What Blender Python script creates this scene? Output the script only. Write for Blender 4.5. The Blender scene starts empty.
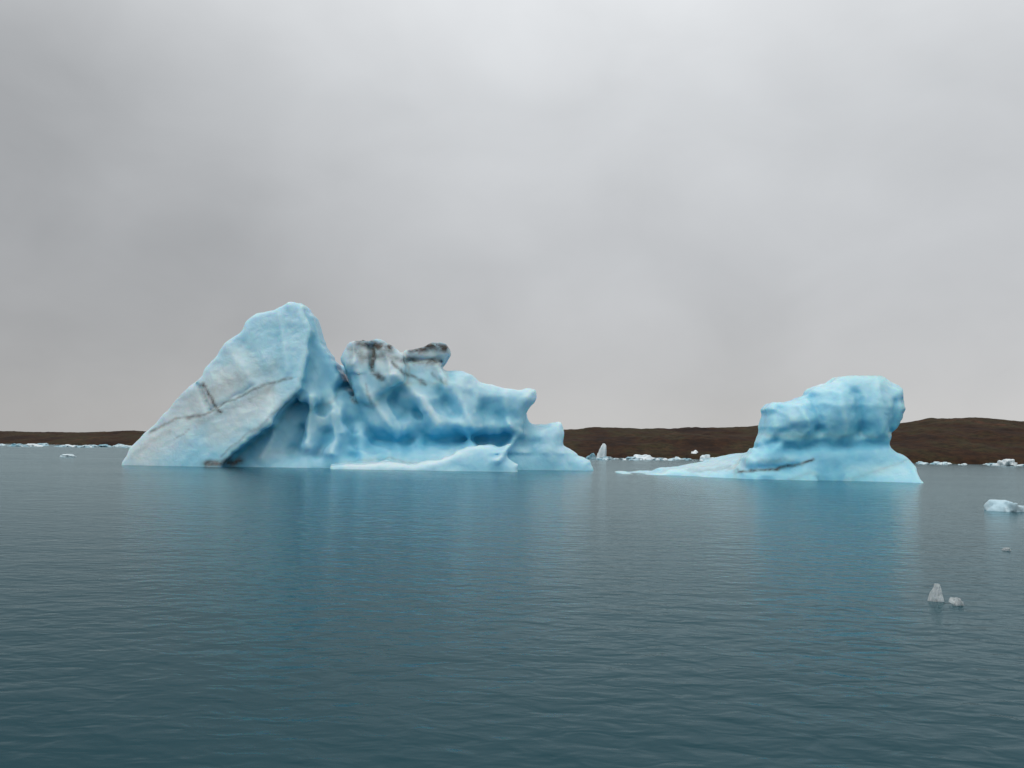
import bpy, bmesh, math, random
import numpy as np
from mathutils import Matrix, Vector, Euler

random.seed(4); np.random.seed(4)
sc = bpy.context.scene
C = sc.collection
sc.view_settings.view_transform = 'Standard'
sc.view_settings.look = 'None'
sc.view_settings.exposure = 0

# ------------------------------------------------------------------ camera
FPX = 887.0; CAMH = 2.5
PITCH = math.atan(62.5 / FPX); ROLL = math.radians(0.95)
cam = bpy.data.cameras.new('camera'); camo = bpy.data.objects.new('camera', cam); C.objects.link(camo)
cam.sensor_width = 36; cam.lens = 36 * FPX / 1024; cam.clip_end = 12000; cam.clip_start = 0.1
RM = Matrix.Rotation(math.pi / 2 + PITCH, 3, 'X') @ Matrix.Rotation(ROLL, 3, 'Z')
camo.matrix_world = Matrix.Translation((0, 0, CAMH)) @ RM.to_4x4()
sc.camera = camo
RN = np.array(RM)

def ray(px, py):
    return RN @ np.array([(px - 512) / FPX, -(py - 384) / FPX, -1.0])
def pt(px, py, Y):
    d = ray(px, py); return np.array([0, 0, CAMH]) + d * (Y / d[1])
def wpt(px, py):
    d = ray(px, py); return np.array([0, 0, CAMH]) + d * (-CAMH / d[2])
def proj(P):
    q = (P - np.array([0, 0, CAMH])) @ RN
    return 512 + FPX * q[:, 0] / -q[:, 2], 384 - FPX * q[:, 1] / -q[:, 2]

# ------------------------------------------------------------------ noise
def _h(i, j, k, s):
    h = (i.astype(np.uint32) * np.uint32(374761393) + j.astype(np.uint32) * np.uint32(668265263)
         + k.astype(np.uint32) * np.uint32(2147483647 - 61) + np.uint32((s * 974711 + 13) & 0xffffffff))
    h = (h ^ (h >> np.uint32(13))) * np.uint32(1274126177)
    h = h ^ (h >> np.uint32(16))
    h = h * np.uint32(2246822519); h = h ^ (h >> np.uint32(15))
    return (h & np.uint32(0xffffff)).astype(np.float32) / np.float32(0x7fffff) - 1.0
def vn(x, y, z, s=0):
    x = np.asarray(x, np.float32) + 1000; y = np.asarray(y, np.float32) + 1000; z = np.asarray(z, np.float32) + 1000
    i = np.floor(x).astype(np.int64); j = np.floor(y).astype(np.int64); k = np.floor(z).astype(np.int64)
    u = x - i; v = y - j; w = z - k
    u = u*u*u*(u*(u*6-15)+10); v = v*v*v*(v*(v*6-15)+10); w = w*w*w*(w*(w*6-15)+10)
    r = 0
    for a in (0, 1):
        for b in (0, 1):
            for c in (0, 1):
                r = r + _h(i+a, j+b, k+c, s) * (u if a else 1-u) * (v if b else 1-v) * (w if c else 1-w)
    return r
def fbm(x, y, z, s=0, o=4):
    r = 0; a = 1.0; t = 0
    for n in range(o):
        r = r + a * vn(x, y, z, s + n*7); t += a; a *= 0.5
        x = x*2.03 + 1.7; y = y*2.03 + 3.1; z = z*2.03 + 5.3
    return r / t * 1.6
def ridged(x, y, z, s=0, o=3):
    r = 0; a = 1.0; t = 0
    for n in range(o):
        r = r + a * (1 - 2.4*np.sqrt(vn(x, y, z, s + n*5)**2 + 0.006)); t += a; a *= 0.35
        x = x*2.1 + 1.7; y = y*2.1 + 3.1; z = z*2.1 + 5.3
    return r / t

def polydist(X, Z, pts, closed=True):
    d = np.full(X.shape, 1e9, np.float32); ins = np.zeros(X.shape, bool)
    n = len(pts)
    for a in range(n if closed else n-1):
        x0, z0 = pts[a]; x1, z1 = pts[(a+1) % n]
        ex, ez = x1-x0, z1-z0; wx, wz = X-x0, Z-z0
        t = np.clip((wx*ex + wz*ez) / (ex*ex + ez*ez + 1e-9), 0, 1)
        d = np.minimum(d, (wx-ex*t)**2 + (wz-ez*t)**2)
        if closed:
            c = ((z0 > Z) != (z1 > Z)) & (X < (x1-x0)*(Z-z0)/((z1-z0) if abs(z1-z0) > 1e-9 else 1e-9) + x0)
            ins ^= c
    d = np.sqrt(d)
    if closed: d = np.where(ins, -d, d)
    return d

def surface_nets(f, org, h, grp):
    nx, ny, nz = f.shape
    ins = f < 0
    cnt = np.zeros((nx-1, ny-1, nz-1), np.int8)
    for a in (0, 1):
        for b in (0, 1):
            for c in (0, 1):
                cnt += ins[a:nx-1+a, b:ny-1+b, c:nz-1+c]
    act = (cnt > 0) & (cnt < 8)
    idx = np.full(act.shape, -1, np.int64); I = np.argwhere(act); idx[act] = np.arange(len(I))
    i, j, k = I.T
    acc = np.zeros((len(I), 3)); num = np.zeros(len(I))
    cs = [(a, b, c) for a in (0, 1) for b in (0, 1) for c in (0, 1)]
    for p in cs:
        for ax in range(3):
            if p[ax] == 0:
                q = list(p); q[ax] = 1
                fa = f[i+p[0], j+p[1], k+p[2]]; fb = f[i+q[0], j+q[1], k+q[2]]
                m = (fa < 0) != (fb < 0)
                t = np.where(m, fa / np.where(m, fa - fb, 1), 0)
                pos = np.tile(np.array(p, float), (len(I), 1)); pos[:, ax] += t
                acc += pos * m[:, None]; num += m
    V = (I + acc / num[:, None]) * h + org
    F = []
    def quads(s0, s1, ax):
        ch = s0 != s1
        E = np.argwhere(ch)
        o = [x for x in range(3) if x != ax]
        ok = (E[:, o[0]] >= 1) & (E[:, o[1]] >= 1) & (E[:, o[0]] < act.shape[o[0]]) & (E[:, o[1]] < act.shape[o[1]])
        E = E[ok]
        def g(da, db):
            e = E.copy(); e[:, o[0]] -= da; e[:, o[1]] -= db
            return idx[e[:, 0], e[:, 1], e[:, 2]]
        Q = np.stack([g(1, 1), g(0, 1), g(0, 0), g(1, 0)], 1)
        st = s0[E[:, 0], E[:, 1], E[:, 2]]
        if ax == 1: st = ~st
        Q[~st] = Q[~st][:, ::-1]
        F.append(Q)
    quads(ins[:-1], ins[1:], 0)
    quads(ins[:, :-1], ins[:, 1:], 1)
    quads(ins[:, :, :-1], ins[:, :, 1:], 2)
    F = np.concatenate(F)
    F = F[(F >= 0).all(1)]
    return V, F, grp[i, j, k]

def vnormals(V, F):
    d1 = V[F[:, 2]] - V[F[:, 0]]; d2 = V[F[:, 3]] - V[F[:, 1]]
    n = np.cross(d1, d2); N = np.zeros_like(V)
    for c in range(4): np.add.at(N, F[:, c], n)
    return N / (np.linalg.norm(N, axis=1)[:, None] + 1e-9)

def relax(V, F, n, lam=0.5):
    nv = len(V)
    a = np.concatenate([F[:, 0], F[:, 1], F[:, 2], F[:, 3]]); b = np.concatenate([F[:, 1], F[:, 2], F[:, 3], F[:, 0]])
    A = np.concatenate([a, b]); B = np.concatenate([b, a]); w = np.maximum(np.bincount(A, minlength=nv), 1)
    V = V.copy()
    for _ in range(n):
        S = np.stack([np.bincount(A, weights=V[B, c], minlength=nv) for c in range(V.shape[1])], 1)
        V = V + lam*(S/w[:, None] - V)
    return V

def mesh_np(name, V, F, mats, N=None, attrs=None):
    me = bpy.data.meshes.new(name); k = F.shape[1]
    me.vertices.add(len(V)); me.vertices.foreach_set('co', np.asarray(V, np.float32).ravel())
    me.loops.add(len(F)*k); me.loops.foreach_set('vertex_index', np.asarray(F, np.int32).ravel())
    me.polygons.add(len(F)); me.polygons.foreach_set('loop_start', np.arange(len(F), dtype=np.int32)*k)
    me.polygons.foreach_set('loop_total', np.full(len(F), k, np.int32))
    me.update(calc_edges=True); me.validate()
    me.polygons.foreach_set('use_smooth', np.ones(len(me.polygons), bool))
    for an, av in (attrs or {}).items():
        a = me.attributes.new(an, 'FLOAT', 'POINT'); a.data.foreach_set('value', np.asarray(av, np.float32))
    me.materials.append(mats)
    if N is not None: me.normals_split_custom_set_from_vertices([tuple(x) for x in N])
    return me

# ------------------------------------------------------------------ material helpers
def newmat(name):
    m = bpy.data.materials.new(name); m.use_nodes = True
    nt = m.node_tree; b = nt.nodes['Principled BSDF']
    return m, nt, b
def nd(nt, t, **kw):
    n = nt.nodes.new(t)
    for k, v in kw.items():
        setattr(n, k, v)
    return n
def L(nt, a, b): nt.links.new(a, b)
def math_(nt, op, a, b=None, clamp=False):
    n = nt.nodes.new('ShaderNodeMath'); n.operation = op; n.use_clamp = clamp
    for i, v in enumerate((a, b)):
        if v is None: continue
        if isinstance(v, (int, float)): n.inputs[i].default_value = v
        else: L(nt, v, n.inputs[i])
    return n.outputs[0]
def mrange(nt, v, a, b, c=0.0, d=1.0, smooth=False):
    n = nt.nodes.new('ShaderNodeMapRange'); n.clamp = True
    if smooth: n.interpolation_type = 'SMOOTHSTEP'
    L(nt, v, n.inputs[0])
    for i, x in enumerate((a, b, c, d)): n.inputs[i+1].default_value = x
    return n.outputs[0]
def mixc(nt, f, a, b, blend='MIX'):
    n = nt.nodes.new('ShaderNodeMix'); n.data_type = 'RGBA'; n.blend_type = blend
    for s, v in ((n.inputs[0], f), (n.inputs[6], a), (n.inputs[7], b)):
        if isinstance(v, (int, float)): s.default_value = v
        elif isinstance(v, tuple): s.default_value = (*v, 1) if len(v) == 3 else v
        else: L(nt, v, s)
    return n.outputs[2]
def ramp(nt, v, stops):
    n = nt.nodes.new('ShaderNodeValToRGB'); e = n.color_ramp.elements
    while len(e) < len(stops): e.new(0.5)
    for q, (p, c) in zip(e, stops): q.position = p; q.color = (*c, 1)
    L(nt, v, n.inputs[0]); return n.outputs[0]
def noise(nt, vec, scale, detail=4, rough=0.5, dist=0.0):
    n = nt.nodes.new('ShaderNodeTexNoise'); n.inputs['Scale'].default_value = scale
    n.inputs['Detail'].default_value = detail; n.inputs['Roughness'].default_value = rough
    n.inputs['Distortion'].default_value = dist
    L(nt, vec, n.inputs['Vector']); return n.outputs[0]
def mapping(nt, vec, scale=(1, 1, 1), rot=(0, 0, 0)):
    n = nt.nodes.new('ShaderNodeMapping'); n.inputs['Scale'].default_value = scale; n.inputs['Rotation'].default_value = rot
    L(nt, vec, n.inputs[0]); return n.outputs[0]

# ------------------------------------------------------------------ ice
def ice_material(name, deep=(0.06, 0.38, 0.60), mid=(0.25, 0.58, 0.735), pale=(0.56, 0.77, 0.835)):
    m, nt, b = newmat(name)
    tc = nd(nt, 'ShaderNodeTexCoord'); ob = tc.outputs['Object']
    def attr(n_):
        a = nd(nt, 'ShaderNodeAttribute'); a.attribute_name = n_; return a.outputs['Fac']
    dirt, palea, deepa, ridge, grey = attr('dirt'), attr('pale'), attr('deep'), attr('ridge'), attr('grey')
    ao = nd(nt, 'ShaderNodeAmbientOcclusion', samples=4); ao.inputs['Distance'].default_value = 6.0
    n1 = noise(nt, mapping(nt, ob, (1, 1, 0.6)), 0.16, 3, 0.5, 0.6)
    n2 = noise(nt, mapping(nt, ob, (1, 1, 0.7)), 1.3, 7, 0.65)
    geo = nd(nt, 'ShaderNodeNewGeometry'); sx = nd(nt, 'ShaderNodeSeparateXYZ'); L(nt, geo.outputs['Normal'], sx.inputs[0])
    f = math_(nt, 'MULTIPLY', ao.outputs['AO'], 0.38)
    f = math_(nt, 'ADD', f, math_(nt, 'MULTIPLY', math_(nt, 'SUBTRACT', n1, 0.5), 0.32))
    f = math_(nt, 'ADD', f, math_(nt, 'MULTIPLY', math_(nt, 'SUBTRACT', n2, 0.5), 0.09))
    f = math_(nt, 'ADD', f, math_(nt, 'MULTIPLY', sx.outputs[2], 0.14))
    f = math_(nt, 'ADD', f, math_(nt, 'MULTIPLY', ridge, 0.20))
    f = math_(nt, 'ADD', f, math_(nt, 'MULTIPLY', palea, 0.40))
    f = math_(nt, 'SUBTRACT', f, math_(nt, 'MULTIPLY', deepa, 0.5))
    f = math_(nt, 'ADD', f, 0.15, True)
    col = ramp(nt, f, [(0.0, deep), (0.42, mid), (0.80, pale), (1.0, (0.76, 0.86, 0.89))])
    n3 = noise(nt, mapping(nt, ob, (1.0, 1.0, 1.6), (0, 0.5, 0)), 1.2, 7, 0.6, 0.5)
    col = mixc(nt, math_(nt, 'MULTIPLY', grey, mrange(nt, n2, 0.3, 0.65, 0.65, 0.95)), col, (0.59, 0.665, 0.675))
    dm = math_(nt, 'MULTIPLY', dirt, mrange(nt, n3, 0.34, 0.56, 0.5, 1.1), True)
    col = mixc(nt, dm, col, mixc(nt, mrange(nt, n2, 0.4, 0.6), (0.05, 0.043, 0.038), (0.12, 0.105, 0.09)))
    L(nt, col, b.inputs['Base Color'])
    b.inputs['Roughness'].default_value = 0.26
    b.inputs['IOR'].default_value = 1.31
    b.inputs['Subsurface Weight'].default_value = 0.65
    b.inputs['Subsurface Radius'].default_value = (0.12, 0.5, 0.9)
    b.inputs['Subsurface Scale'].default_value = 1.6
    nb = noise(nt, ob, 0.9, 8, 0.55, 0.4)
    bp = nd(nt, 'ShaderNodeBump'); bp.inputs['Strength'].default_value = 0.34; bp.inputs['Distance'].default_value = 0.34
    L(nt, nb, bp.inputs['Height']); L(nt, bp.outputs[0], b.inputs['Normal'])
    return m
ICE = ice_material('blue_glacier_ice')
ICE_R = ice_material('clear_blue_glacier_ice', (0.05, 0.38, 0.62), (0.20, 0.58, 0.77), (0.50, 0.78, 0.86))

def trace(pl, yf, ax, az, r):
    """lay the outline on the leaning front of the piece"""
    Ps = []; xc = np.mean([pt(a, b_, yf+r)[0] for a, b_ in pl])
    for a, b_ in pl:
        Y = yf + r
        for _ in range(4):
            p = pt(a, b_, Y); Y = yf + r + ax*(p[0]-xc) + az*min(max(p[2], -0.5), 30)
        Ps.append(p[[0, 2]])
    return Ps, xc

def sculpt(pieces, reliefs, box, h, Yref, namp, seed, mid=0):
    x0, x1, y0, y1, z0, z1 = box
    xs = np.arange(x0, x1, h, dtype=np.float32); ys = np.arange(y0, y1, h, dtype=np.float32); zs = np.arange(z0, z1, h, dtype=np.float32)
    XX, ZZ = np.meshgrid(xs, zs, indexing='ij')
    f = np.full((len(xs), len(ys), len(zs)), 50, np.float32); best = f.copy(); grp = np.zeros(f.shape, np.int8)
    Yv = ys[None, :, None]
    WX = XX + 0.18*fbm(XX/1.6, ZZ/1.6, 0*XX, seed, 3); WZ = ZZ + 0.18*fbm(XX/1.6, ZZ/1.6, 0*XX+9, seed+3, 3)
    for g, pl, yf, ax, az, yb, r, k in pieces:
        pw, xc = trace(pl, yf, ax, az, r)
        d2 = polydist(WX, WZ, pw)[:, None, :]
        front = (yf + ax*(XX-xc) + az*np.maximum(ZZ, -0.5))[:, None, :]
        back = (yb - 0.3*az*np.maximum(ZZ, 0))[:, None, :]
        dy = np.maximum((front - Yv)/math.sqrt(1+ax*ax+az*az), Yv - back)
        tp = 0.30 if az < 1 else 0.0
        a = d2 + r + tp*np.maximum(Yv - front - max(1.5*r + 0.5, 3.0), 0)      # flanks draw in towards the back
        b = dy + r
        s = np.minimum(np.maximum(a, b), 0) + np.sqrt(np.maximum(a, 0)**2 + np.maximum(b, 0)**2) - r
        m = s < best; grp[m] = g; best = np.minimum(best, s)
        hh = np.clip(0.5 + 0.5*(s - f)/k, 0, 1)
        f = (s*(1-hh) + f*hh - k*hh*(1-hh)).astype(np.float32)
    R = np.zeros(XX.shape, np.float32)
    sc_ = Yref / FPX
    for pl, w, amp in reliefs:
        pw = [pt(a, b_, Yref+1.5)[[0, 2]] for a, b_ in pl]
        if len(pw) == 1: pw = pw*2
        d = polydist(WX, WZ, pw, False) / (w*sc_)
        R += amp*(np.exp(-d**2) if amp > 0 else np.exp(-1.25*(np.sqrt(d*d+0.09)-0.3)))
    ym = mid or (y0+y1)/2
    fade = np.clip((ym + 3 - Yv)/4, 0.0, 1)
    f = f + R[:, None, :]*fade
    near = np.abs(f) < 3.0
    i, j, kk = np.nonzero(near)
    X = xs[i]; Y = ys[j]; Z = zs[kk]
    px, py = proj(np.stack([X, Y, Z], 1))
    A = namp(px, py)
    wx = 0.6*fbm(X/5, Y/5, Z/5, seed+11, 1)
    n = 0.42*(0.2+0.8*A)*fbm(X/5+wx, Y/5, Z/6, seed+1, 2)
    n = n - 0.62*A*(ridged(X/3.8+wx+0.12*Z, Y/3.8, Z/5.0+wx, seed+2, 1) - 0.1)
    n = n - 0.15*(0.10+A)*(ridged(X/1.7+wx+0.2*Z, Y/1.7, Z/2.2+wx, seed+4, 1) - 0.1)
    n = n + 0.04*(0.5+A)*fbm(X/0.9, Y/0.9, Z/1.1, seed+5, 2)
    f[i, j, kk] += n * np.clip((3.0-np.abs(f[i, j, kk]))/1.0, 0, 1)
    V, F, G = surface_nets(f, np.array([x0, y0, z0]), h, grp)
    V = relax(V, F, 1)
    N = vnormals(V, F)
    V = V + N*(0.02*fbm(V[:, 0]/0.5, V[:, 1]/0.5, V[:, 2]/0.5, seed+9, 2))[:, None]
    N = vnormals(V, F)
    return V, F, G, N

def build_berg(name, label, cat, pieces, reliefs, box, h, Yref, namp, seed, names, mat, dirtl, palel, greyl, mid=0):
    V, F, G, N = sculpt(pieces, reliefs, box, h, Yref, namp, seed, mid)
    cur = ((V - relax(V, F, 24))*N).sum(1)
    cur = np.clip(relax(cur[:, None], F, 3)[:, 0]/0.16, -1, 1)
    px, py = proj(V)
    wpx = px + 2.2*fbm(V[:, 0]/1.2, V[:, 1]/1.2, V[:, 2]/1.2, 31, 3); wpy = py + 2.2*fbm(V[:, 0]/1.2, V[:, 1]/1.2+7, V[:, 2]/1.2, 37, 3)
    def paint(lst):
        r = np.zeros(len(V))
        for pl, w, a in lst:
            pl = pl*2 if len(pl) == 1 else pl
            r = np.maximum(r, a*np.exp(-(polydist(wpx, wpy, pl, False)/w)**2))
        return r
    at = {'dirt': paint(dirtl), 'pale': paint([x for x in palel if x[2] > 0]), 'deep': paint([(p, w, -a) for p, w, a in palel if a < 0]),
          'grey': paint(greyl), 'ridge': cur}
    base = np.array([ (V[:, 0].min()+V[:, 0].max())/2, (V[:, 1].min()+V[:, 1].max())/2, 0 ])
    e = bpy.data.objects.new(name, None); C.objects.link(e); e.location = base; e.empty_display_size = 2
    e['label'] = label; e['category'] = cat
    FG = G[F[:, 0]]
    for g, pn in enumerate(names):
        m = FG == g
        if not m.any(): continue
        u, inv = np.unique(F[m], return_inverse=True)
        me = mesh_np(pn[0], V[u]-base, inv.reshape(-1, 4), mat, N[u], {k: v[u] for k, v in at.items()})
        o = bpy.data.objects.new(pn[0], me); C.objects.link(o); o.parent = e
        if len(pn) > 1: o['label'] = pn[1]
    print(name, len(V), 'verts')
    return e

# ---- large iceberg on the left
P = []
P.append((0, [(118,490),(122,461),(130,447),(148,430),(165,412),(185,393),(201,375),(203,368),(222,350),(240,332),(246,322),(254,315),(272,311),(290,303),(304,306),(310,330),(306,360),(300,388),(262,428),(225,462),(212,490)], 88.0, -0.10, 0.30, 103, 0.3, 0.25))
P.append((0, [(290,304),(304,306),(312,315),(318,335),(328,352),(341,368),(347,385),(330,398),(300,402),(292,370)], 90.3, 0.50, 0.22, 103, 0.5, 0.4))
P.append((1, [(215,490),(228,460),(250,440),(275,415),(305,390),(330,374),(345,378),(360,394),(372,420),(380,445),(388,490)], 90.3, 0.0, 0.40, 104, 1.4, 0.9))
P.append((2, [(340,376),(342,357),(349,341),(356,340),(363,338),(371,341),(379,339),(386,343),(393,346),(401,356),(402,366),(392,380),(378,392),(368,402),(352,396),(343,386)], 91.0, -0.10, 0.15, 101, 0.3, 0.5))
P.append((1, [(345,490),(350,400),(360,382),(380,366),(400,360),(430,365),(462,377),(480,398),(482,440),(492,490)], 91.0, 0.12, 0.40, 107, 1.6, 1.0))
P.append((3, [(392,385),(397,362),(402,354),(416,348),(432,342),(446,344),(450,351),(446,359),(440,366),(446,385)], 93.5, 0.15, 0.12, 102, 0.3, 0.5))
P.append((1, [(436,374),(462,374),(480,384),(500,388),(518,389),(534,390),(533,400),(526,410),(522,424),(508,432),(490,442),(460,442),(436,420)], 93.8, 0.16, 0.28, 109, 1.2, 1.2))
P.append((1, [(470,490),(478,440),(500,426),(520,416),(530,424),(545,427),(561,424),(564,433),(561,446),(573,453),(589,461),(593,490)], 96.5, 0.20, 0.45, 115, 1.0, 1.6))
P.append((1, [(235,490),(300,405),(330,366),(346,366),(356,380),(400,372),(470,388),(515,402),(518,425),(552,436),(556,450),(570,466),(576,490)], 97.0, 0.0, 0.20, 114, 1.0, 0.8))
P.append((4, [(325,490),(330,468),(345,464),(400,463),(440,460),(465,449),(480,440),(496,437),(500,446),(492,455),(505,463),(516,466),(518,490)], 87.5, 0.05, 0.5, 98, 0.5, 0.5))
Rl = [([(300,448),(304,430)], 8, 1.0), ([(324,452),(328,436)], 6.5, 1.0), ([(356,452),(354,424)], 9, 1.1), ([(345,404),(346,432)], 6, -0.6),
      ([(318,398),(312,442)], 7, -0.8), ([(336,406),(340,452)], 6, -0.6), ([(284,425),(272,456)], 7, -0.5),
      ([(342,388),(358,412),(368,430)], 6, 0.8), ([(342,368),(352,394)], 4.5, 0.9),
      ([(354,366),(368,392),(386,418),(398,436)], 9, -1.1),
      ([(376,440),(408,441)], 11, 2.1), ([(392,400),(402,414)], 8, 0.8),
      ([(398,376),(420,396),(440,424)], 10, -1.0), ([(412,412),(422,430)], 9, 0.9),
      ([(442,398),(452,414)], 9, 0.8), ([(454,386),(464,402),(474,426)], 9, -0.8),
      ([(428,441),(455,439)], 9, 1.4), ([(465,438),(500,438)], 8, 1.5), ([(484,408),(496,420)], 9, 0.8),
      ([(460,386),(495,394),(528,396)], 7, -0.35), ([(502,414),(516,416)], 8, 0.5), ([(525,441),(548,441)], 6, 0.6), ([(504,396),(508,424)], 6, -0.5),
      ([(500,458),(522,432)], 7, -0.8), ([(545,430),(552,460)], 6, -0.5), ([(530,428),(534,452)], 5, 0.4),
      ([(205,386),(222,412)], 1.8, 0.4), ([(222,413),(262,388)], 1.8, 0.2), ([(232,345),(262,385)], 8, -0.2), ([(250,345),(280,392)], 6, 0.15),
      ([(282,318),(296,372)], 5, -0.2), ([(372,350),(374,368)], 3.5, 0.7), ([(385,352),(392,368)], 3, -0.4), ([(356,344),(356,366)], 3, -0.4), ([(406,360),(438,358)], 2.5, 0.5),
      ([(140,455),(175,425)], 4, 0.15)]
def nampL(px, py):
    slab = np.clip((390 - (px + (py-300)*0.75))/14, 0, 1)
    a = 0.48*(1-slab) + 0.05*slab
    a = np.where((py > 454), np.minimum(a, 0.22), a)
    a = np.where((py < 374) & (px > 335), 0.15, a)
    return a
D = [([(150,433),(176,421),(205,413),(232,401),(262,385),(292,379)], 1.8, 0.6), ([(203,384),(213,399),(222,412)], 1.8, 0.9),
     ([(172,402),(200,394),(240,380),(275,366)], 8, 0.22), ([(200,420),(240,404),(270,388)], 6, 0.28), ([(240,345),(262,372)], 2, 0.15),
     ([(206,465),(240,461)], 4, 0.9), ([(222,456),(262,424),(296,394)], 1.6, 0.35), ([(130,458),(150,441),(170,433)], 3, 0.2),
     ([(175,440),(190,428)], 1.2, 0.3), ([(236,372),(248,392)], 1.0, 0.3),
     ([(358,341),(372,344),(388,348)], 5.5, 1.0), ([(350,349),(364,358),(380,356),(396,358)], 4.5, 0.5), ([(374,346),(372,372),(382,378)], 2.6, 0.85),
     ([(345,372),(352,390),(356,402)], 2.0, 0.7), ([(392,362),(402,372),(425,384)], 2.0, 0.65),
     ([(412,350),(432,346),(446,349)], 5, 1.0), ([(402,360),(420,362),(440,362)], 3.0, 0.75), ([(352,345),(350,365)], 3, 0.3),
     ([(365,385),(372,405)], 1.5, 0.4), ([(432,372),(446,384)], 1.6, 0.4)]
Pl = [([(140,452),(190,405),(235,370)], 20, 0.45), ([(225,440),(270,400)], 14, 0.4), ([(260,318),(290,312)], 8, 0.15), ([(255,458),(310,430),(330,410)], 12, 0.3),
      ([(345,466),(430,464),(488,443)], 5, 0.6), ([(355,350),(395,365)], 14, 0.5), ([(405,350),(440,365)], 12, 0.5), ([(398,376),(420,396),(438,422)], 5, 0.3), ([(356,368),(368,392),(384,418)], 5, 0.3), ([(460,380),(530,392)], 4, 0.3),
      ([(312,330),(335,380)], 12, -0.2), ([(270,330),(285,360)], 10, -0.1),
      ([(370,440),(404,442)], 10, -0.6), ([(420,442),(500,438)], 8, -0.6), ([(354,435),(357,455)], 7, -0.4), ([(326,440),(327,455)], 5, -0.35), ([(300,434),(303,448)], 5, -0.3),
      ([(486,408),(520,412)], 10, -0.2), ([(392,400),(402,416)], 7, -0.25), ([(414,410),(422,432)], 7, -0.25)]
Gr = [([(140,452),(190,410),(225,385)], 24, 0.95), ([(215,430),(265,395)], 16, 0.8), ([(230,350),(250,370)], 14, 0.4), ([(350,350),(395,358)], 16, 0.75), ([(405,352),(440,358)], 12, 0.8), ([(260,455),(330,450)], 6, 0.25)]
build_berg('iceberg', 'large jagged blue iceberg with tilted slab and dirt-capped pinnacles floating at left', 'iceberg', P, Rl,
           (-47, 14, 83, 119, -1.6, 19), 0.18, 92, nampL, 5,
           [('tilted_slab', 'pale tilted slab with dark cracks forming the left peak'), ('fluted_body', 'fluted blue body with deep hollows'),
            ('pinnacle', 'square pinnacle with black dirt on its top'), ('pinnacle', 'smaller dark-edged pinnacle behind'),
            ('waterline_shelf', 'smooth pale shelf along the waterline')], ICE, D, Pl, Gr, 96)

# ---- small iceberg on the right
Q = []
Q.append((0, [(763,428),(766,416),(764,409),(770,405),(784,403),(797,400),(804,394),(812,388),(823,384),(836,380),(847,375),(858,372),(871,373),(886,380),(899,391),(899,401),(903,411),(899,421),(893,432),(880,442),(780,442),(768,436)], 77.2, 0.03, 0.14, 91, 2.4, 0.6))
Q.append((1, [(738,490),(748,458),(754,448),(765,438),(780,430),(850,428),(888,432),(889,440),(894,450),(903,462),(915,490)], 77.6, 0.0, 0.22, 91, 1.4, 1.0))
Q.append((2, [(612,500),(622,475.5),(655,472),(690,469),(720,464),(745,457),(775,453),(850,460),(888,456),(902,462),(914,468),(919,478),(921,500)], 80.2, -0.50, 1.8, 95, 0.25, 1.3))
Q.append((2, [(690,500),(702,477),(725,472),(745,464),(765,460),(800,462),(820,500)], 79.6, -0.55, 1.7, 92, 0.25, 1.6))
Rr = [([(766,407),(800,405),(850,406),(900,407)], 4.0, -0.12),
      ([(774,412),(779,430)], 6, 0.3), ([(792,406),(797,432)], 6, -0.45), ([(810,400),(812,430)], 6, 0.5), ([(830,394),(834,434)], 8, -0.5),
      ([(850,396),(852,432)], 6, 0.45), ([(868,390),(870,432)], 7, -0.4), ([(885,404),(884,430)], 5, 0.35),
      ([(757,447),(770,443)], 4, 0.3), ([(780,449),(830,446),(888,443)], 6, 0.35), ([(893,436),(893,446)], 5, 0.6),
      ([(840,386),(880,392)], 6, 0.15), ([(745,468),(790,466)], 4, 0.25), ([(660,473),(700,470)], 3, 0.2)]
def nampR(px, py): return np.where(py > 452, 0.12, 0.15)
Dr = [([(738,472),(775,469),(800,463),(812,459)], 1.6, 0.9), ([(760,462),(790,460)], 2.5, 0.25), ([(690,471),(730,467)], 2, 0.3)]
Plr = [([(820,384),(850,377),(890,386)], 8, 0.35), ([(700,468),(750,462)], 8, 0.3), ([(792,410),(798,432)], 7, 0.25), ([(850,468),(905,472)], 6, 0.4), ([(660,472),(690,470)], 4, 0.35),
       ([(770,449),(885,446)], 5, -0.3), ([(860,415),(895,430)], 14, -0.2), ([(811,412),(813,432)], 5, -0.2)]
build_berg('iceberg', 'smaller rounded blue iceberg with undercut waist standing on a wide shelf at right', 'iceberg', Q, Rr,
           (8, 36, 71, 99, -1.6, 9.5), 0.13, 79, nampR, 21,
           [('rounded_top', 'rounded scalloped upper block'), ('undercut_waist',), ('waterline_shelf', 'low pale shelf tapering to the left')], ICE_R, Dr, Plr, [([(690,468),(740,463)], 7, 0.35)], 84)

# ------------------------------------------------------------------ ice floes
def white_ice(name='white_floe_ice', lo=(0.16, 0.36, 0.45), md=(0.48, 0.66, 0.73), hi=(0.80, 0.87, 0.89)):
    m, nt, b = newmat(name)
    tc = nd(nt, 'ShaderNodeTexCoord'); ob = tc.outputs['Object']
    oi = nd(nt, 'ShaderNodeObjectInfo')
    n = noise(nt, ob, 1.1, 6, 0.6)
    n = math_(nt, 'ADD', n, math_(nt, 'MULTIPLY', math_(nt, 'SUBTRACT', oi.outputs['Random'], 0.5), 0.45))
    L(nt, ramp(nt, n, [(0.25, lo), (0.5, md), (0.75, hi)]), b.inputs['Base Color'])
    b.inputs['Roughness'].default_value = 0.4
    bp = nd(nt, 'ShaderNodeBump'); bp.inputs['Strength'].default_value = 0.5; bp.inputs['Distance'].default_value = 0.15
    L(nt, noise(nt, ob, 4, 6, 0.6), bp.inputs['Height']); L(nt, bp.outputs[0], b.inputs['Normal'])
    return m
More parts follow.
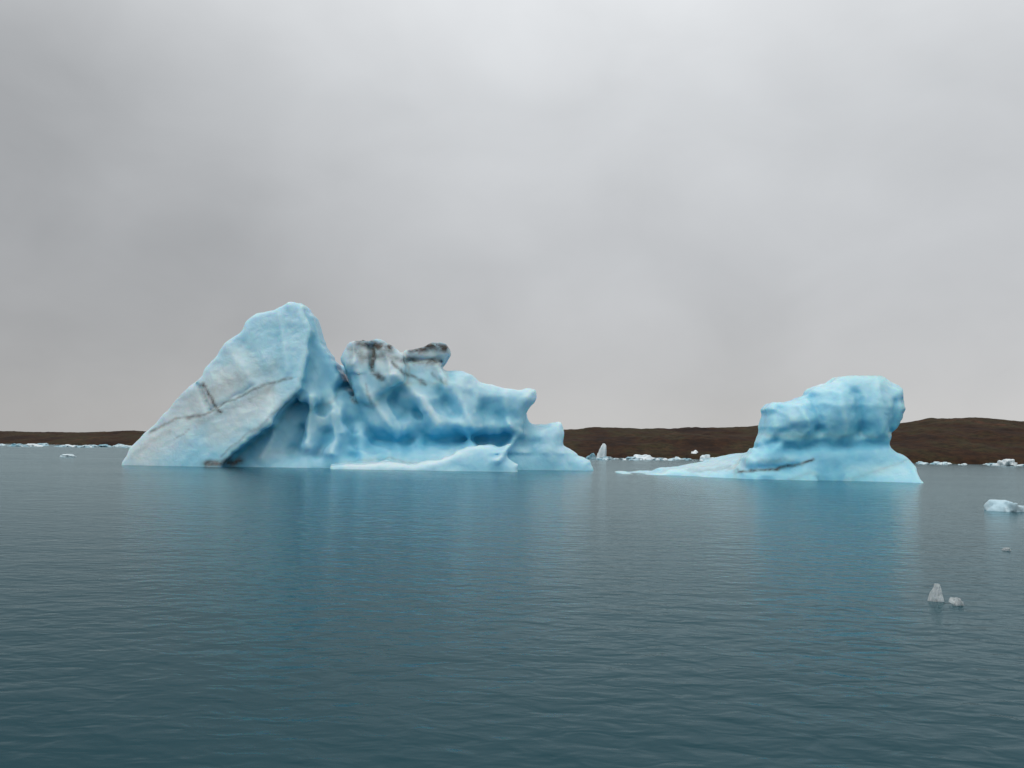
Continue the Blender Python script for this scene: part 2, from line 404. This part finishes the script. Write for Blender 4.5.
def clear_ice():
    m, nt, b = newmat('clear_floe_ice')
    b.inputs['Base Color'].default_value = (0.92, 0.97, 0.98, 1); b.inputs['Transmission Weight'].default_value = 0.7
    b.inputs['Roughness'].default_value = 0.03; b.inputs['IOR'].default_value = 1.4
    tc = nd(nt, 'ShaderNodeTexCoord')
    bp = nd(nt, 'ShaderNodeBump'); bp.inputs['Strength'].default_value = 1.0; bp.inputs['Distance'].default_value = 0.06
    L(nt, noise(nt, tc.outputs['Object'], 14, 4, 0.6), bp.inputs['Height']); L(nt, bp.outputs[0], b.inputs['Normal'])
    return m
WICE = white_ice(); CICE = clear_ice(); BICE = white_ice('bright_floe_ice', (0.50, 0.70, 0.79), (0.72, 0.85, 0.89), (0.86, 0.92, 0.94))

def floe(px, pyb, wpx, hpx, label, group=None, mat=None, sub=3, seed=0, depth=0.8, lean=0.0, name='ice_floe', pn=1.0, lump=0.3, fat=1.7):
    p = wpt(px, pyb); s = p[1]/FPX
    w = wpx*s/2; hh = hpx*s; dp = w*depth
    rs = np.random.RandomState(seed)
    bm = bmesh.new(); bmesh.ops.create_icosphere(bm, subdivisions=sub, radius=1)
    nrm = rs.normal(size=(13, 3)); nrm /= np.linalg.norm(nrm, axis=1)[:, None]; dd = rs.uniform(0.5, 1.0, 13)
    co = np.array([v.co[:] for v in bm.verts])
    dots = co @ nrm.T
    r = np.minimum(1.25, np.min(np.where(dots > 0.05, dd/np.maximum(dots, 0.05), 9), axis=1))
    co = co*r[:, None]
    nn = lump*fbm(co[:, 0]*1.8+seed, co[:, 1]*1.8, co[:, 2]*1.8, seed, 3)
    co *= (1+nn)[:, None]
    co[:, 0] /= max(abs(co[:, 0])); co[:, 2] /= co[:, 2].max()
    up = np.maximum(co[:, 2], 0)
    up = 1-(1-up)**fat
    co[:, 2] = np.where(co[:, 2] > 0, up, co[:, 2])
    co[:, 0] *= 1 - 0.3*pn*up
    for v, c in zip(bm.verts, co):
        v.co = (c[0]*w + lean*max(c[2], 0)*w, c[1]*dp, c[2]*hh if c[2] > 0 else c[2]*min(hh, w)*0.5)
    me = bpy.data.meshes.new(name); bm.to_mesh(me); bm.free()
    me.polygons.foreach_set('use_smooth', np.full(len(me.polygons), sub > 3))
    me.materials.append(mat or WICE)
    o = bpy.data.objects.new(name, me); C.objects.link(o); o.location = (p[0], p[1]+dp, 0)
    o['label'] = label; o['category'] = 'ice floe'
    if group: o['group'] = group
    return o

floe(62, 457, 20, 3, 'small flat white floe alone on the water left of the large iceberg', seed=2, sub=4, mat=BICE)
floe(1017, 512.5, 50, 11, 'pale blue ice chunk cut by the right edge of the photo', seed=5, sub=4, depth=0.7, pn=0.9, mat=BICE, lump=0.5)
floe(938, 602, 15, 17, 'clear upright ice shard floating near the right edge of the near water', mat=CICE, seed=45, sub=3, lean=0.3, depth=0.6, pn=1.5, lump=0.9)
floe(961, 606, 17, 7, 'clear low ice lump just right of the upright clear shard', mat=CICE, seed=19, sub=3, pn=1.2, lump=0.9)
floe(1009, 551, 12, 3, 'thin dark clear ice sliver below the chunk at the right edge', mat=CICE, seed=9, sub=3)
floe(602, 458.5, 14, 15, 'upright white ice block between the two icebergs', seed=23, sub=4, depth=0.9, lean=0.1, pn=1.0, mat=BICE, lump=0.3, fat=1.6)
floe(592, 459, 12, 6, 'small white chunk leaning against the left of the upright white block', seed=14, sub=3)
floe(694, 459, 22, 9, 'bright peaked white floe just left of the right iceberg', seed=2, sub=4, pn=1.6, mat=BICE, lump=0.4, fat=1.2)
floe(707, 459.5, 13, 5, 'little white lump at the right end of the bright peaked floe', seed=16, sub=3)
floe(642, 459.5, 36, 5, 'long low pale floe midway between the upright block and the right iceberg', seed=17, sub=4, mat=BICE, lump=0.6)
floe(1012, 466, 24, 7, 'largest white floe on the far shoreline at the right edge', seed=18, sub=4, lump=0.6)
rs = np.random.RandomState(3)
def row(x0, x1, y0, y1, n, label, group, wr, hr, sd):
    for i in range(n):
        x = x0 + (x1-x0)*rs.beta(1, 1)
        x += 6*math.sin(x*0.11)
        yb = y0 + (y1-y0)*(x-x0)/(x1-x0) + rs.uniform(-0.6, 0.8)
        q = rs.uniform(0, 1)**2.0
        w_ = wr[0] + (wr[1]-wr[0])*q
        floe(x, yb, w_, max(hr[0], (hr[1]*(0.35+0.65*q))*rs.uniform(0.5, 1)), label, group, seed=sd+i, sub=3 if q > .3 else 2, pn=1.3, lump=0.5)
row(-60, 130, 444.5, 447.3, 52, 'tiny white floe in the crowded far line at the left horizon', 'floes along the far left shore', (3, 20), (1.0, 3.5), 100)
row(604, 735, 459.3, 460.3, 62, 'tiny white floe in the far line between the icebergs', 'floes on the far water between the icebergs', (5, 22), (1.2, 3.8), 200)
row(908, 1090, 463.5, 466.5, 48, 'tiny white floe in the far line right of the small iceberg', 'floes along the far right shore', (3, 18), (1.0, 3.2), 300)

# ------------------------------------------------------------------ hills
def hills():
    cols = np.arange(-1500, 2600, 2.0)
    t = np.concatenate([np.linspace(0, 1, 60), np.linspace(1.05, 3, 20)])
    shore = np.interp(cols, [-1500, 0, 140, 560, 1024, 2600], [420, 400, 380, 236, 218, 220])
    crest = np.interp(cols, [-1500, -400, 0, 60, 140, 400, 560, 600, 680, 740, 765, 860, 900, 930, 970, 1024, 1400, 2600],
                      [20, 12, 6.5, 7, 9.5, 11, 16, 20, 22, 24.5, 27, 27, 30, 34, 36, 35, 44, 30])
    T, CX = np.meshgrid(t, cols)
    Yc = shore[:, None] + T*95
    X = (CX-512)/FPX*Yc
    top = (CAMH + crest/FPX*(shore+95))[:, None]
    prof = np.where(T < 1, 0.55*(1-np.exp(-T*5)) + 0.45*T**1.6, 1 - 0.25*(T-1))
    Z = top*prof
    Z = Z + (0.9*fbm(X/26, Yc/26, 0*X, 3, 5) + 0.5*ridged(X/12, Yc/16, 0*X, 8, 3) - 0.3)*np.clip(T*4, 0, 1)*np.clip(top/9, 0.25, 1.2)*np.clip(1.6-T, 0.35, 1)
    Z = Z + 0.12*fbm(X/2, Yc/2, 0*X, 5, 2)*np.clip(T*6, 0, 1)
    Z[:, 0] = -0.8; Z[:, 1] = np.maximum(Z[:, 1]*0.3, 0.05)
    n, m = Z.shape
    V = np.stack([X, Yc, Z], 2).reshape(-1, 3)
    i, j = np.meshgrid(np.arange(n-1), np.arange(m-1), indexing='ij'); a = (i*m+j).ravel()
    F = np.stack([a, a+m, a+m+1, a+1], 1)
    mt, nt, b = newmat('dark_moraine_heath')
    tc = nd(nt, 'ShaderNodeTexCoord'); ob = tc.outputs['Object']
    n1 = noise(nt, mapping(nt, ob, (1, 0.35, 3)), 0.06, 8, 0.68); n2 = noise(nt, ob, 0.5, 6, 0.7)
    c = ramp(nt, n1, [(0.35, (0.020, 0.011, 0.008)), (0.47, (0.048, 0.024, 0.013)), (0.56, (0.044, 0.036, 0.017)), (0.66, (0.085, 0.040, 0.022))])
    c = mixc(nt, mrange(nt, n2, 0.42, 0.65, 0.0, 0.8), c, (0.014, 0.010, 0.008))
    L(nt, c, b.inputs['Base Color']); b.inputs['Roughness'].default_value = 0.95; b.inputs['Specular IOR Level'].default_value = 0.1
    me = mesh_np('hills', V, F, mt)
    o = bpy.data.objects.new('hills', me); C.objects.link(o); o['kind'] = 'structure'
hills()

# ------------------------------------------------------------------ water
def water():
    na, nr = 1100, 620
    th = np.linspace(-1.35, 1.35, na)
    th = th*0.45 + 0.55*1.35*np.sign(th)*np.abs(th/1.35)**3
    r = np.exp(np.linspace(math.log(1.2), math.log(6000), nr))
    TH, RR = np.meshgrid(th, r, indexing='ij')
    X = np.sin(TH)*RR; Y = np.cos(TH)*RR - 1.0
    Z = np.zeros(X.shape); sp = RR*math.log(6000/1.2)/nr
    rw = np.random.RandomState(11)
    for q in range(46):
        lam = 0.3*(5.0)**rw.uniform(0, 1); a = rw.normal(1.25, 0.7); kx, ky = math.cos(a)*2*math.pi/lam, math.sin(a)*2*math.pi/lam
        fade = np.clip(lam/sp/3 - 1, 0, 1)
        Z += fade*0.00055*lam*np.sin(kx*X + ky*Y + rw.uniform(0, 6.28) + 1.5*math.sin(q)*np.sin(X*0.3+q)*np.cos(Y*0.27-q))
    V = np.stack([X, Y, Z], 2).reshape(-1, 3)
    i, j = np.meshgrid(np.arange(na-1), np.arange(nr-1), indexing='ij'); a = (i*nr+j).ravel()
    F = np.stack([a, a+1, a+nr+1, a+nr], 1)
    mt, nt, b = newmat('glacial_lagoon_water')
    tc = nd(nt, 'ShaderNodeTexCoord'); ob = tc.outputs['Object']
    big = noise(nt, mapping(nt, ob, (0.6, 1, 1)), 0.06, 4, 0.5)
    w1 = noise(nt, mapping(nt, ob, (0.8, 1.2, 1), (0, 0, 0.25)), 2.8, 2, 0.45, 0.4)
    w2 = noise(nt, mapping(nt, ob, (0.8, 1.2, 1), (0, 0, -0.3)), 7.0, 2, 0.5, 0.3)
    w3 = noise(nt, mapping(nt, ob, (0.8, 1.2, 1)), 0.7, 3, 0.5)
    hgt = math_(nt, 'ADD', math_(nt, 'MULTIPLY', w1, 0.040), math_(nt, 'MULTIPLY', w2, 0.005))
    hgt = math_(nt, 'ADD', hgt, math_(nt, 'MULTIPLY', w3, 0.06))
    wind = mrange(nt, noise(nt, mapping(nt, ob, (0.5, 1, 1)), 0.06, 3, 0.5), 0.35, 0.65, 0.6, 1.1)
    bp = nd(nt, 'ShaderNodeBump'); bp.inputs['Distance'].default_value = 1.0
    L(nt, wind, bp.inputs['Strength']); L(nt, hgt, bp.inputs['Height'])
    nt.nodes.remove(b)
    df = nd(nt, 'ShaderNodeBsdfDiffuse'); L(nt, ramp(nt, big, [(0.3, (0.004, 0.038, 0.051)), (0.7, (0.007, 0.047, 0.063))]), df.inputs[0])
    gl = nd(nt, 'ShaderNodeBsdfGlossy'); gl.inputs['Color'].default_value = (0.67, 0.82, 0.86, 1); gl.inputs['Roughness'].default_value = 0.15
    fr = nd(nt, 'ShaderNodeFresnel'); fr.inputs['IOR'].default_value = 1.18
    L(nt, bp.outputs[0], gl.inputs['Normal']); L(nt, bp.outputs[0], fr.inputs['Normal'])
    mx = nd(nt, 'ShaderNodeMixShader'); L(nt, fr.outputs[0], mx.inputs[0]); L(nt, df.outputs[0], mx.inputs[1]); L(nt, gl.outputs[0], mx.inputs[2])
    L(nt, mx.outputs[0], nt.nodes['Material Output'].inputs[0])
    me = mesh_np('water', V, F[:, ::-1], mt)
    o = bpy.data.objects.new('water', me); C.objects.link(o); o['kind'] = 'structure'
    if me.polygons[1000].normal.z < 0: me.flip_normals()
water()

# ------------------------------------------------------------------ sky + light
SUN_EL = math.radians(52); SUN_AZ = math.radians(215)   # from behind-left of the camera
w = bpy.data.worlds.new('World'); sc.world = w; w.use_nodes = True
nt = w.node_tree; nt.nodes.clear()
out = nd(nt, 'ShaderNodeOutputWorld')
skyt = nd(nt, 'ShaderNodeTexSky', sky_type='NISHITA'); skyt.sun_disc = False
skyt.sun_elevation = SUN_EL; skyt.sun_rotation = SUN_AZ
bg1 = nd(nt, 'ShaderNodeBackground'); L(nt, skyt.outputs[0], bg1.inputs[0]); bg1.inputs[1].default_value = 0.08
tc = nd(nt, 'ShaderNodeTexCoord'); d = tc.outputs['Generated']
s = nd(nt, 'ShaderNodeSeparateXYZ'); L(nt, d, s.inputs[0]); z = s.outputs[2]
g = ramp(nt, z, [(0.0, (0.53, 0.524, 0.520)), (0.07, (0.495, 0.495, 0.50)), (0.2, (0.49, 0.50, 0.513)), (0.36, (0.56, 0.576, 0.592)), (0.6, (0.86, 0.88, 0.90)), (1.0, (1.0, 1.0, 1.0))])
def blob(px, py, c0, amp):
    v = ray(px, py); v = v/np.linalg.norm(v)
    n = nt.nodes.new('ShaderNodeVectorMath'); n.operation = 'DOT_PRODUCT'; L(nt, d, n.inputs[0]); n.inputs[1].default_value = tuple(v)
    return mrange(nt, n.outputs['Value'], math.cos(math.radians(c0)), 1.0, 0, amp, True)
vec = mapping(nt, d, (1, 1, 1.5), (0, 0.25, 0))
n1 = noise(nt, vec, 2.6, 6, 0.5, 0.5); n2 = noise(nt, vec, 6.0, 5, 0.48, 0.3)
m = math_(nt, 'ADD', 1.0, math_(nt, 'MULTIPLY', math_(nt, 'SUBTRACT', n1, 0.5), 0.22))
m = math_(nt, 'ADD', m, math_(nt, 'MULTIPLY', math_(nt, 'SUBTRACT', n2, 0.5), 0.26))
for px, py, c0, a in ((590, 150, 22, 0.17), (40, 290, 20, -0.20), (330, 330, 14, -0.05), (820, 250, 12, -0.03), (0, 0, 12, -0.10), (1020, 380, 18, 0.14), (920, 60, 16, 0.08)):
    m = math_(nt, 'ADD', m, blob(px, py, c0, a))
sc_n = nt.nodes.new('ShaderNodeVectorMath'); sc_n.operation = 'SCALE'; L(nt, g, sc_n.inputs[0]); L(nt, m, sc_n.inputs['Scale'])
bg2 = nd(nt, 'ShaderNodeBackground'); L(nt, sc_n.outputs[0], bg2.inputs[0]); bg2.inputs[1].default_value = 1.0
mx = nd(nt, 'ShaderNodeMixShader'); mx.inputs[0].default_value = 0.95
L(nt, bg1.outputs[0], mx.inputs[1]); L(nt, bg2.outputs[0], mx.inputs[2]); L(nt, mx.outputs[0], out.inputs[0])
sl = bpy.data.lights.new('sun', 'SUN'); sl.energy = 0.8; sl.angle = math.radians(25); sl.color = (1, 0.98, 0.95)
so = bpy.data.objects.new('sun', sl); C.objects.link(so)
dirv = Vector((math.sin(SUN_AZ)*math.cos(SUN_EL), math.cos(SUN_AZ)*math.cos(SUN_EL), math.sin(SUN_EL)))
so.rotation_euler = dirv.to_track_quat('Z', 'Y').to_euler()
